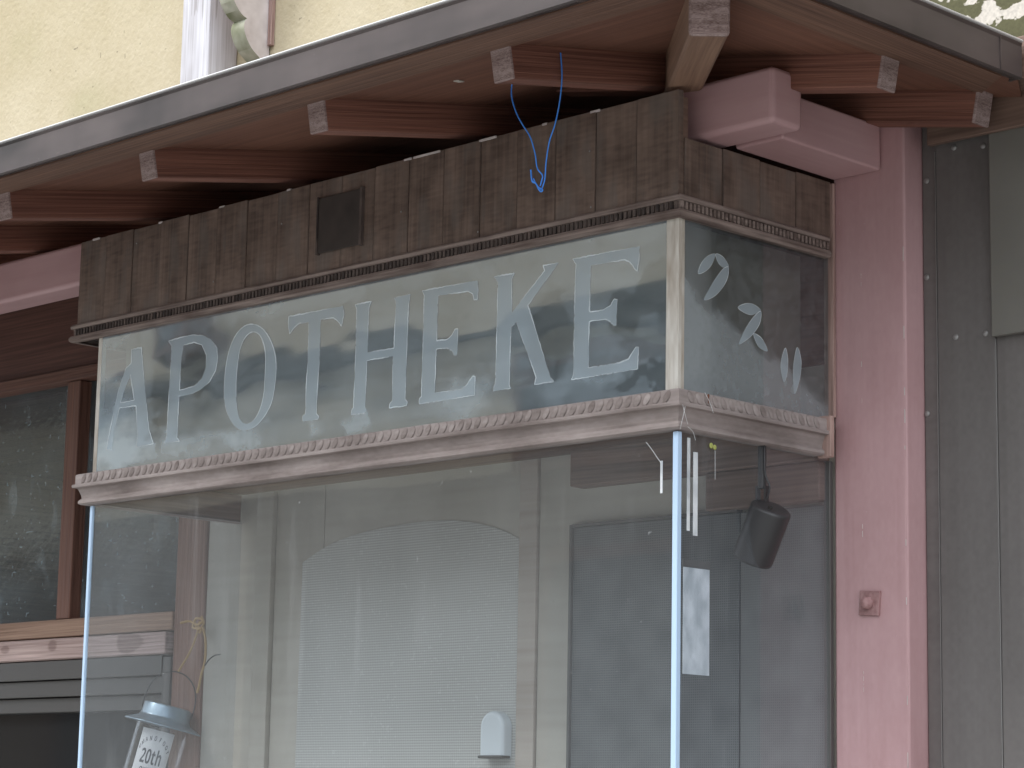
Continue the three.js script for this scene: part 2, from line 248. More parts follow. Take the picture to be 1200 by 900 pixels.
// ---------------------------------------------------------------- the shop house
const ZW = -0.46;                                      // front of posts and joinery in the ground-floor wall
const house = thing('shop_house', 'old timber shop house with yellow plaster above and pink painted posts', 'house');
{
  mesh('plaster_wall', rbox(-5, 7, 2.95, 6, -0.75, -0.62, 0, 0), M.yellow, house);
  mesh('peeling_panel', rbox(0.05, 1.5, 3.045, 3.8, -0.615, -0.56, 0.002), M.peel, house);
  mesh('panel_rail', rbox(0.05, 1.5, 3.0, 3.044, -0.615, -0.54, 0.004), M.darkwood, house);
  // white weathered upper post
  const pl = at(212, 60, 2, -0.52).x, pr = at(243, 90, 2, -0.52).x;
  mesh('upper_post', rbox(pl, pr, 3.0, 6, -0.618, -0.52, 0.004, 0, 2), M.whitewood, house);
  // carved bracket: its profile lies in the yz plane, its thickness along x
  const XS = -1.98, prof = [[274, -0.001], [279, 10], [284, 17], [289.5, 21.5], [287.5, 24], [286, 30], [287, 38], [290.5, 48], [296, 58], [304, 67.5], [306, 71]].map(([x, y]) => { const p = at(x, y, 0, XS); return [p.z, p.y]; });
  const topO = prof[0], sh = new THREE.Shape(); sh.moveTo(-0.615, prof[prof.length - 1][1] - 0.02); sh.lineTo(prof[prof.length - 1][0], prof[prof.length - 1][1] - 0.02);
  sh.splineThru(prof.slice(4).reverse().map((p) => new THREE.Vector2(...p))); sh.lineTo(...prof[3]); sh.splineThru(prof.slice(0, 3).reverse().map((p) => new THREE.Vector2(...p)));
  sh.lineTo(topO[0] + 0.03, topO[1] + 0.07); sh.lineTo(topO[0] + 0.035, topO[1] + 0.16); sh.lineTo(topO[0] + 0.12, topO[1] + 0.25); sh.lineTo(topO[0] + 0.12, topO[1] + 0.36); sh.lineTo(-0.615, topO[1] + 0.36);
  const bg = new THREE.ExtrudeGeometry(sh, { depth: 0.055, bevelEnabled: false, curveSegments: 20 });
  // shape x -> world z, y -> y, depth -> -x
  bg.applyMatrix4(new THREE.Matrix4().makeBasis(new THREE.Vector3(0, 0, 1), new THREE.Vector3(0, 1, 0), new THREE.Vector3(-1, 0, 0)));
  bg.translate(XS, 0, 0); const br = new THREE.Mesh(bg, [M.bracketside, M.bracketedge]); br.name = 'bracket'; br.castShadow = br.receiveShadow = true; house.add(br);
  mesh('wall_batten', rbox(XS + 0.001, XS + 0.016, at(320, 50, 2, -0.6).y, 6, -0.619, -0.606, 0.002, 0), M.stile, house);

  // eave purlin, arm and corner post
  const beam = (x0, x1, y0, y1, z0, z1, axis, c) => rbox(x0, x1, y0, y1, z0, z1, c, axis, 1);
  mesh('eave_purlin', beam(-4.6, 0.172, 2.811, 2.92, -0.152, -0.061, 0, 0.012), M.pinkbeam, house);
  mesh('bracket_arm', beam(0.006, 0.123, 2.807, 2.9, -0.459, -0.1525, 2, 0.006), M.pinkbeam, house);
  const post = part('corner_post', house);
  const pg = rbox(0.004, 0.176, 0, 3.0, -0.64, ZW, 0.006, 0, 2);
  mesh('post_shaft', uvm(pg, 0, 0.1, 0.3), M.pink, post);
  const wc = at(1020.5, 707, 2, ZW), ws = 0.0235;
  const wg = new RoundedBoxGeometry(2 * ws, 2 * ws, 0.006, 1, 0.001).rotateZ(-0.07); mesh('washer', uvm(flat(wg)).translate(wc.x, wc.y, ZW + 0.003), M.bolt, post);
  const bolt = [[0, 0.017], [0.0075, 0.0165], [0.012, 0.013], [0.0128, 0.004], [0.0128, 0]].map((p) => new THREE.Vector2(...p));
  mesh('bolt', uvm(flat(new THREE.LatheGeometry(bolt, 8).rotateX(Math.PI / 2).rotateZ(0.3))).translate(wc.x - 0.002, wc.y, ZW + 0.006), M.bolt, post);

  const fl = []; let fy = 1.4; while (fy < 2.75) { const l = rr(0.001, 0.012); fl.push(rbox(0.0718 + rr(-0.0008, 0.0004), 0.0721 + rr(0, 0.0003), fy, fy + l, ZW - 0.0002, ZW + 0.0006, 0)); fy += l + (rnd() < 0.4 ? rr(0.002, 0.01) : rr(0.05, 0.3)); }
  fy = 1.5; while (fy < 2.7) { const l = rr(0.002, 0.03); fl.push(rbox(0.172, 0.1728 + rr(0, 0.0008), fy, fy + l, ZW - 0.003, ZW + 0.0004, 0)); fy += l + rr(0.01, 0.2); }
  mesh('paint_flakes', fl, M.bracketside, post).userData.kind = 'stuff';
  // ground-floor wall to the left: head, windows, rails, aluminium door head
  mesh('wall_head', rbox(-4.6, 0.003, 2.73, 3.2, -0.6, ZW - 0.012, 0.003), M.header, house);
  mesh('wall_head', rbox(-1.962, 0.003, 2.442, 2.729, -0.6, ZW - 0.012, 0.003), M.header, house);
  mesh('lintel', rbox(-4.6, -1.965, 2.695, 2.729, -0.58, ZW + 0.006, 0.003), M.frame, house);
  const win = part('window', house);
  const film = (u, v) => { const n = fbm(u, v, 6, 8, 4, 151), sp = vn(u, v, 70, 90, 153) > 0.93 ? 0.4 : 0, d = sm(0.6, 0.8, fbm(u, v, 14, 7, 3, 155)) * 0.15; return 0.05 + 0.14 * n + sp * 0.7 + d * 0.8; };
  const pebble = tex(256, 256, (u, v) => fbm(u, v, 24, 24, 3, 157), false, 0.3, 0.3);
  const wg1 = glass('window_glass', [0.7, 0.7], film, [0.46, 0.57, 0.62], { W: 512, ior: 1.65, rough: 0.12, bump: pebble, bumpScale: 0.0003 });
  const pane = (x0, x1, y0, y1, z) => { const g = new THREE.PlaneGeometry(x1 - x0, y1 - y0, 1, 1); uvm(g, 0); return g.translate((x0 + x1) / 2, (y0 + y1) / 2, z); };
  for (const [x0, x1] of [[-3.2, -2.61], [-2.549, -2.084]]) mesh('pane', pane(x0 - 0.01, x1 + 0.01, 2.04, 2.7, -0.5), wg1, win);
  for (const [x0, x1] of [[-3.26, -3.2], [-2.61, -2.549]]) mesh('mullion', rbox(x0, x1, 2.046, 2.694, -0.53, ZW - 0.004, 0.003, 1), M.frame, win);
  mesh('stile', rbox(-2.083, -1.963, 1.6, 2.694, -0.58, ZW, 0.003, 1), M.stile2, win);
  mesh('bottom_rail', rbox(-4.6, -2.085, 1.997, 2.045, -0.55, ZW + 0.004, 0.003), M.rail, win);
  const door = part('sliding_door', house);
  mesh('head_plank', rbox(-4.6, -2.1, 1.937, 1.994, -0.56, ZW + 0.012, 0.004), M.paleplank, door);
  mesh('door_head', [rbox(-4.6, -2.12, 1.885, 1.935, -0.56, ZW + 0.006, 0.002), rbox(-4.6, -2.12, 1.84, 1.883, -0.56, ZW - 0.006, 0.002), rbox(-4.6, -2.12, 1.8, 1.838, -0.56, ZW - 0.022, 0.002)], M.alu, door);
  mesh('door_jamb', rbox(-2.118, -2.085, 0, 1.93, -0.57, ZW + 0.004, 0.002, 1), M.alu, door);
  mesh('door_pane', pane(-4.6, -2.12, 0, 1.8, -0.52), phys({ color: lin(0.05, 0.05, 0.05), transmission: 0.6, roughness: 0.06, ior: 1.5 }), door);
  mesh('jamb_cover', rbox(-2.083, -1.963, 0, 1.598, -0.58, ZW - 0.002, 0.003, 1), M.alu, door);
  // dark room behind the windows
  const room = part('room', house);
  mesh('room_wall', rbox(-4.7, -1.9, 0, 3, -2.7, -2.6, 0), M.darkwood, room);
  mesh('room_side', rbox(-4.7, -4.62, 0, 3, -2.6, -0.45, 0), M.darkwood, room);
  mesh('room_partition', rbox(-1.96, -1.88, 0, 3, -2.6, -0.59, 0), M.darkwood, room);
  mesh('room_ceiling', rbox(-4.7, -1.88, 2.74, 2.8, -2.6, -0.6, 0), M.darkwood, room);

  // boards that close the wall behind the display case
  const YB = [0.6, 2.44], zb = ZW;
  const board = (x0, x1, z, m) => mesh('back_board', rbox(x0, x1, YB[0], YB[1], z - 0.02, z, 0.002, 1), m, house);
  board(-1.962, -1.764, zb - 0.006, M.backboard); board(-1.762, -1.702, zb + 0.004, M.backboard); board(-1.7, -1.522, zb - 0.008, M.backboard);
  board(-1.52, -0.862, zb - 0.008, M.backboard); board(-0.86, -0.806, zb - 0.001, M.backpink); board(-0.804, 0.0, zb - 0.008, M.backboard);
  
  mesh('added_dark_header', rbox(-0.3, -0.01, 2.165, 2.242, zb - 0.006, zb + 0.03, 0.004), M.darkwood, house);
  mesh('added_dark_header', rbox(-0.67, -0.01, 2.243, 2.325, zb - 0.006, zb + 0.04, 0.004), M.darkwood, house);  // board added in place of a window reflected in the front pane
}

// ---------------------------------------------------------------- metal sided wall beside the corner post
{
  const w = thing('metal_sided_wall', 'charcoal grey metal-sided wall with screws, beside the pink post', 'wall'), Z = -0.512;
  mesh('edge_strip', rbox(0.178, 0.212, 0, 2.9, Z - 0.05, Z - 0.006, 0.002, 1), M.siding, w);
  mesh('siding_panel', rbox(0.2135, 0.3445, 0, 2.9, Z - 0.05, Z, 0.003, 0), M.siding, w);
  mesh('siding_panel', rbox(0.3465, 0.62, 0, 2.9, Z - 0.05, Z, 0.003, 0), M.siding, w);
  mesh('siding_panel', rbox(0.622, 1.2, 0, 2.9, Z - 0.05, Z, 0.003, 0), M.siding, w);
  for (let x = 1.202; x < 6.9; x += 0.6) mesh('siding_panel', rbox(x, x + 0.598, 0, 2.95, Z - 0.05, Z, 0.003, 0), M.siding, w);
  mesh('cover_panel', rbox(0.3445, 1.2, 2.454, 2.9, Z + 0.001, Z + 0.014, 0.003, 0), M.sidingover, w);
  mesh('panel_edge_highlight', rbox(0.2122, 0.2134, 0, 2.84, Z - 0.01, Z + 0.0005, 0), M.screw, w); mesh('panel_edge_highlight', rbox(0.3447, 0.3463, 0, 2.452, Z - 0.01, Z + 0.0005, 0), M.screw, w);  // pale strips that paint in the highlight along the panel edges
  mesh('wall_header', rbox(0.214, 6.9, 2.846, 2.93, Z + 0.016, Z + 0.03, 0.003), M.darkwood, w);
  const sg = uvm(flat(new THREE.SphereGeometry(0.0062, 10, 6, 0, Math.PI * 2, 0, Math.PI / 2).scale(1, 0.55, 1).rotateX(Math.PI / 2)));
  for (const [x, y, z] of [[1086, 212, Z - 0.006], [1086, 325, Z - 0.006], [1086.5, 485, Z - 0.006], [1120, 395, Z], [1155, 391, Z], [1118, 173, Z], [1152, 171, Z]]) { const p = at(x, y, 2, z); mesh('screw', sg.clone().translate(p.x, p.y, z), M.screw, w); }
}

// ---------------------------------------------------------------- hipped pent roof over the shop front
const roof = thing('pent_roof', 'low hipped pent roof with stained rafters and grey-brown metal drip edge', 'roof');
{
  const SL = 0.19, YF = 2.9804;                        // underside of the sheathing: y = YF - SL z in front, YF + SL * 0.012 - SL x at the side
  const HX = 0.012, ys = (z) => YF - SL * z, yx = (x) => YF - SL * (x - HX);
  const E0 = 0.51, EX = E0 + HX, up = new THREE.Vector3(0, 0.014, 0), ZB = -0.6;
  mesh('front_sheathing', slab([[-4.6, ys(E0), E0], [EX, ys(E0), E0], [ZB + HX, ys(ZB), ZB], [-4.6, ys(ZB), ZB]], up, 0), M.soffit, roof);
  mesh('side_sheathing', slab([[EX, yx(EX), E0], [EX, yx(EX), -0.33], [0.36, yx(0.36), -0.6], [ZB + HX, yx(ZB + HX), ZB]], up, 2), M.soffit, roof);
  const up2 = new THREE.Vector3(0, 0.03, 0), o = 0.02;
  mesh('front_roofing', slab([[-4.6, ys(E0) + o, E0 + 0.004], [EX + 0.004, ys(E0) + o, E0 + 0.004], [ZB + HX, ys(ZB) + o, ZB], [-4.6, ys(ZB) + o, ZB]], up2), M.roofing, roof);
  mesh('side_roofing', slab([[EX + 0.006, yx(EX) + o, E0 + 0.004], [EX + 0.006, yx(EX) + o, -0.33], [0.36, yx(0.36) + o, -0.6], [ZB + HX + 0.002, yx(ZB + HX) + o, ZB]], up2), M.roofing, roof);
  // eave boards under the sheathing edge, outside the rafter ends
  const t = -0.006, dn = new THREE.Vector3(0, -t - 0.001, 0);
  mesh('eave_board', slab([[-4.6, ys(0.5) + t, 0.5], [0.512, ys(0.5) + t, 0.5], [0.372, ys(0.36) + t, 0.36], [-4.6, ys(0.36) + t, 0.36]], dn, 0), M.eaveboard, roof);
  mesh('eave_board', slab([[0.514, yx(0.514) + t, 0.498], [0.514, yx(0.514) + t, -0.29], [0.374, yx(0.374) + t, -0.43], [0.374, yx(0.374) + t, 0.358]], dn, 2), M.eaveboard, roof);
  // metal drip edge: folded sheet profile [outward from the eave line, height above it]
  const Y0 = ys(E0) - 0.004, prof = [[-0.012, 0.004], [0.006, 0], [0.0095, 0.003], [0.0085, 0.0615], [0.0115, 0.0665], [0.0112, 0.068]];
  const legs = sweep(prof.map(([a, b]) => [a, b + Y0]), [[-4.6, E0], [EX, E0], [EX, -0.33]]);
  for (const g of legs) mesh('drip_edge', g, M.drip, roof);
  for (const g of sweep([[0.011, 0.0682], [0.0135, 0.0695], [0.0142, 0.0715], [0.0125, 0.0738], [0.009, 0.0748], [-0.03, 0.079], [-0.03, 0.072]].map(([a, b]) => [a, b + Y0]), [[-4.6, E0], [EX, E0], [EX, -0.33]])) mesh('roof_lip_highlight', g, M.lipglint, roof);
  mesh('drip_end', rbox(EX - 0.02, EX + 0.008, Y0 + 0.002, Y0 + 0.068, -0.334, -0.331, 0.001), M.drip, roof);
  mesh('drip_joint', rbox(EX + 0.009, EX + 0.0115, Y0 + 0.003, Y0 + 0.064, -0.262, -0.2595, 0), M.drip, roof);
  // rafters
  const th = Math.atan(SL), rg = (len) => rbox(-0.024, 0.024, 0, 0.07, -len, 0, 0.004, 2, 2), RL = 0.82;
  const cap = () => rbox(-0.0242, 0.0242, -0.0003, 0.0703, -0.006, 0.0025, 0.003, 0);
  const capG = cap(), rafG = [rg(RL), rg(RL), rg(RL)];
  const addRafter = (x, y, z, turn, k) => {
    const r = part('rafter', roof); r.position.set(x, y, z); r.rotation.order = 'YXZ'; r.rotation.set(th, turn, rr(-0.015, 0.015));
    mesh('rafter_shaft', rafG[k % 3], M.rafter, r); mesh('end_grain', capG, M.endgrain, r);
  };
  [-0.106, -0.618, -1.158, -1.69, -2.21, -2.74, -3.27].forEach((x, i) => addRafter(x + rr(-0.004, 0.004), 2.847, 0.357, 0, i));
  addRafter(0.371, 2.847, -0.138, Math.PI / 2, 1); addRafter(0.371, 2.847, -0.435, Math.PI / 2, 2);
  // hip rafter on the diagonal
  const hip = part('hip_rafter', roof); hip.position.set(0.368, 2.83, 0.35); hip.rotation.order = 'YXZ'; hip.rotation.set(Math.atan(SL / Math.SQRT2), Math.PI / 4, 0);
  mesh('hip_shaft', rbox(-0.034, 0.034, 0, 0.11, -1.1, 0, 0.008, 2, 1), M.hip, hip);
  mesh('end_grain', rbox(-0.0343, 0.0343, -0.0003, 0.11, -0.012, 0.003, 0.008, 0), M.endgrain, hip);
  // the eave that carries on along the sided wall beyond the valley
  mesh('wing_sheathing', slab([[EX - 0.03, ys(E0) + 0.004, -0.345], [6.9, ys(E0) + 0.004, -0.345], [6.9, ys(E0) + 0.05, -0.62], [0.362, ys(E0) + 0.05, -0.62]], new THREE.Vector3(0, 0.06, 0), 0), M.darkwood, roof);
  const chip = uvm(flat(new THREE.BoxGeometry(0.012, 0.002, 0.022))); chip.rotateX(th).rotateY(0.3);
  const cp = at(538, 85, 2, 0.2); mesh('wood_chip', chip.translate(cp.x, ys(0.2) - 0.0015, 0.2), M.cream, roof);
}

// ---------------------------------------------------------------- display case with the sign
const XL = -1.812, ZR = -0.448;                        // left and rear limits of the glass
const kase = thing('display_case', 'glazed wooden display case with etched sign panes, built onto the shop front', 'display case');
{
  // fascia of upright planks
  const N = 18, x0 = -1.9, x1 = 0.004, pw = (x1 - x0) / N;
  mesh('fascia_backing', rbox(x0 + 0.002, x1 - 0.003, 2.68, 2.88, -0.022, -0.009, 0), M.darkwood, kase);
  for (let i = 0; i < N; i++) {
    const a = x0 + i * pw, dz = rr(-0.0012, 0.0012), g = rbox(a + 0.0002, a + pw - 0.0003 - rr(0, 0.0004), 2.676, 2.89 + rr(-0.0015, 0.0015), -0.008 + dz, 0.006 + dz, 0.0016, 1, 1);
    const uv = g.attributes.uv; for (let k = 0; k < uv.count; k++) uv.setXY(k, uv.getY(k), uv.getX(k));
    mesh('fascia_plank', g, M.plank[(i * 7 + (i >> 1)) % 4], kase);
  }
  const SN = 4, sz = -0.452; mesh('fascia_backing', rbox(-0.022, -0.0105, 2.68, 2.798, sz + 0.002, -0.024, 0), M.darkwood, kase);
  for (let i = 0; i < SN; i++) {
    const w = (-0.0095 - sz) / SN, a = sz + i * w, g = rbox(-0.0098, 0.0042 + rr(-0.001, 0.001), 2.676, 2.803 + rr(-0.002, 0.002), a + 0.0006, a + w - 0.0012, 0.002, 1, 1);
    const uv = g.attributes.uv; for (let k = 0; k < uv.count; k++) uv.setXY(k, uv.getY(k), uv.getX(k));
    mesh('fascia_plank', g, M.plank[(i * 3 + 1) % 4], kase);
  }
  const chips = []; for (const [px, l] of [[115, 0.018], [190, 0.01], [262, 0.012], [480, 0.014], [505, 0.05], [575, 0.03], [700, 0.016], [640, 0.008], [340, 0.008]]) { const c = at(px, 283 - (px - 94) * 0.2518, 2, 0.004); chips.push(rbox(c.x - l, c.x + l * 0.6, 2.887, 2.8912 + rr(0, 0.0006), -0.004, 0.0072, 0.0006)); }
  mesh('torn_edge', chips, M.bracketside, kase).userData.kind = 'stuff';
  const nail = uvm(flat(new THREE.SphereGeometry(0.0022, 8, 5).scale(1, 1, 0.4)));
  for (const [px, py] of [[691, 177], [692, 268], [470, 248], [250, 330], [330, 262], [560, 275], [160, 285]]) { const c = at(px, py, 2, 0.008); mesh('nail', nail.clone().translate(c.x, Math.max(c.y, 2.7), 0.008), M.screw, kase); }
  const patchT = [at(377, 235, 2, 0), at(427, 288, 2, 0)];
  mesh('fascia_hatch', rbox(-1.014, -0.881, 2.728, 2.85, 0.0085, 0.0125, 0.0015, 1), M.hatch, kase);
  mesh('hatch_frame', rbox(-0.8808, -0.8735, 2.726, 2.853, 0.002, 0.014, 0.001, 1), M.dentil, kase); mesh('hatch_frame', rbox(-1.0195, -1.0145, 2.726, 2.853, 0.002, 0.014, 0.001, 1), M.dentil, kase);

  // cornice between fascia and sign: fillet, dentils, lower bead
  const path = [[-1.9, ZR - 0.004], [-1.9, 0], [0, 0], [0, -0.438]];
  const legs = sweep([[0.0, 2.645], [0.012, 2.645], [0.016, 2.648], [0.017, 2.654], [0.0135, 2.6595], [0.008, 2.6605], [0.008, 2.676], [0.0135, 2.677], [0.0145, 2.684], [0.011, 2.688], [0.0, 2.689]], path);
  for (const g of legs) mesh('cornice', g, M.cornice, kase);
  const dent = []; for (let x = -1.895; x < 0.012; x += 0.0115) dent.push(new THREE.BoxGeometry(0.0062, 0.0135, 0.0045).translate(x, 2.6685, 0.0103 + rr(-0.0006, 0.0004)));
  const dm = mesh('dentil_row', dent.map((g) => uvm(flat(g))), M.dentil, kase); dm.userData.kind = 'stuff';
  const dent2 = []; for (let z = -0.433; z < 0.006; z += 0.0115) dent2.push(new THREE.BoxGeometry(0.0045, 0.0135, 0.0062).translate(0.0103, 2.6685, z));
  mesh('dentil_row', dent2.map((g) => uvm(flat(g))), M.cornice, kase).userData.kind = 'stuff';

  // ledge under the sign: gadrooned band, fillet, cove and bead
  const lp = [[XL - 0.016, ZR - 0.006], [XL - 0.016, 0], [0, 0], [0, -0.414]];
  const lg = sweep([[-0.02, 2.3215], [0.016, 2.3215], [0.0215, 2.3195], [0.0225, 2.317], [0.0225, 2.297], [0.0275, 2.2955], [0.0285, 2.2925], [0.0275, 2.2885], [0.0185, 2.2865], [0.0155, 2.281], [0.0115, 2.27], [0.0105, 2.263], [0.0135, 2.2605], [0.0165, 2.257], [0.0165, 2.2515], [0.012, 2.2485], [-0.01, 2.248], [-0.02, 2.25]], lp);
  for (const g of lg) mesh('ledge', g, M.ledge, kase);
  const lobe = new THREE.SphereGeometry(1, 8, 6); const lob = (n, make, name) => { const a = []; for (let i = 0; i < n; i++) a.push(make(i)); mesh(name, a.map((g) => uvm(flat(g))), M.ledge, kase).userData.kind = 'stuff'; };
  lob(78, (i) => lobe.clone().scale(0.0082, 0.0135, 0.0026).rotateZ(-0.6).translate(XL - 0.005 + i * 0.0235 + rr(-0.001, 0.001), 2.3072, 0.0222), 'carved_band');
  lob(17, (i) => lobe.clone().scale(0.0026, 0.0135, 0.0082).rotateX(0.6).translate(0.0222, 2.3072, -0.01 - i * 0.0232), 'carved_band');
  mesh('ledge_return', rbox(-0.002, 0.0315, 2.244, 2.326, -0.427, -0.4135, 0.003, 0), M.stile, kase);

  // sign panes
  const blobs = [ // x, y, radius x, radius y, amount: residue (+) and scraped clear patches (-)
    [-1.75, 2.4, 0.16, 0.09, 0.6], [-1.55, 2.36, 0.3, 0.04, 0.5], [-1.27, 2.36, 0.1, 0.035, 0.45], [-1.03, 2.355, 0.05, 0.03, 0.4], [-0.88, 2.35, 0.04, 0.04, 0.5], [-0.62, 2.36, 0.12, 0.04, 0.25], [-0.56, 2.37, 0.08, 0.05, 0.3],
    [-0.3, 2.36, 0.09, 0.035, 0.32], [-0.16, 2.365, 0.1, 0.02, 0.3], [-0.17, 2.42, 0.05, 0.035, 0.2], [-0.17, 2.56, 0.08, 0.04, 0.15], [-0.9, 2.65, 1.4, 0.04, 0.28], [-0.07, 2.46, 0.02, 0.03, 0.15],
    [-1.44, 2.53, 0.06, 0.06, -0.4], [-1.57, 2.5, 0.06, 0.07, -0.25], [-1.57, 2.39, 0.04, 0.05, -0.35], [-0.13, 2.49, 0.05, 0.04, -0.45], [-0.34, 2.47, 0.07, 0.08, -0.4], [-0.05, 2.35, 0.12, 0.022, -0.5], [-0.06, 2.52, 0.05, 0.07, -0.35]];
  const signFilm = (u, v) => {
    const x = -1.82 + u * 1.82, y = 2.32 + v * 0.335; let a = 0.2 + (fbm(u, v, 9, 3, 4, 201) - 0.5) * 0.35;
    const wx = x + (fbm(u, v, 40, 10, 4, 203) - 0.5) * 0.12, wy = y + (fbm(u, v, 40, 10, 4, 205) - 0.5) * 0.08;
    for (const [bx, by, rx, ry, k] of blobs) { const d = Math.hypot((wx - bx) / rx, (wy - by) / ry); a += k * (k > 0 ? 0.7 : 1) * (1 - sm(0.3, 1.25, d)); }
    a += (fbm(u, v, 120, 20, 3, 207) - 0.5) * 0.12 + (fbm(u, v, 5, 40, 2, 209) - 0.5) * 0.12; return Math.min(0.55, Math.max(0.09, a * 0.5 + 0.075 + 0.1 * (1 - sm(0.0, 0.25, u + (fbm(u, v, 30, 8, 3, 213) - 0.5) * 0.2))));
  };
  const wave = tex(512, 128, (u, v) => fbm(u, v, 9, 4, 2, 211), false, 1.82, 0.335);
  const quad = (a, b, c, d, uv) => { const g = new THREE.BufferGeometry(); g.setAttribute('position', new THREE.Float32BufferAttribute([...a, ...b, ...c, ...a, ...c, ...d], 3)); g.setAttribute('uv', new THREE.Float32BufferAttribute([uv[0], uv[1], uv[2], uv[1], uv[2], uv[3], uv[0], uv[1], uv[2], uv[3], uv[0], uv[3]], 2)); g.computeVertexNormals(); return g; };
  const sg = glass('sign_glass', [1.82, 0.335], signFilm, [0.63, 0.76, 0.85], { ior: 2.33, rough: 0.035, bump: wave, bumpScale: 0.0008 });
  const sign = mesh('sign_pane', quad([XL + 0.012, 2.32, 0], [-0.03, 2.32, 0], [-0.03, 2.655, 0], [XL + 0.012, 2.655, 0], [0.012, 0, 1.79, 0.335]), sg, kase);
  const sideFilm = (u, v) => { // u 0 at the front corner
    const w = (fbm(u, v, 7, 6, 4, 221) - 0.5) * 0.18, edge = 0.62 - u * 0.55 + w; let a = 0.14 + 0.42 * (1 - sm(edge - 0.04, edge + 0.04, v)) + 0.35 * (1 - sm(0.1, 0.3, u + w)) * 0.7; a += (fbm(u, v, 40, 30, 3, 223) - 0.5) * 0.2; return Math.min(0.4, Math.max(0.03, a * 0.5));
  };
  const sg2 = glass('side_sign_glass', [0.447, 0.335], sideFilm, [0.62, 0.68, 0.71], { W: 512, ior: 1.8, bump: wave, bumpScale: 0.0006 });
  const side = mesh('side_sign_pane', quad([0, 2.32, -0.016], [0, 2.32, ZR], [0, 2.655, ZR], [0, 2.655, -0.016], [0.015, 0, 0.447, 0.335]), sg2, kase);
  // frosted letters, 1 mm thick, with their brighter ground edge
  const lm = phys({ name: 'frosted_letter', color: 0xffffff, vertexColors: true, transparent: true, roughness: 0.75 });
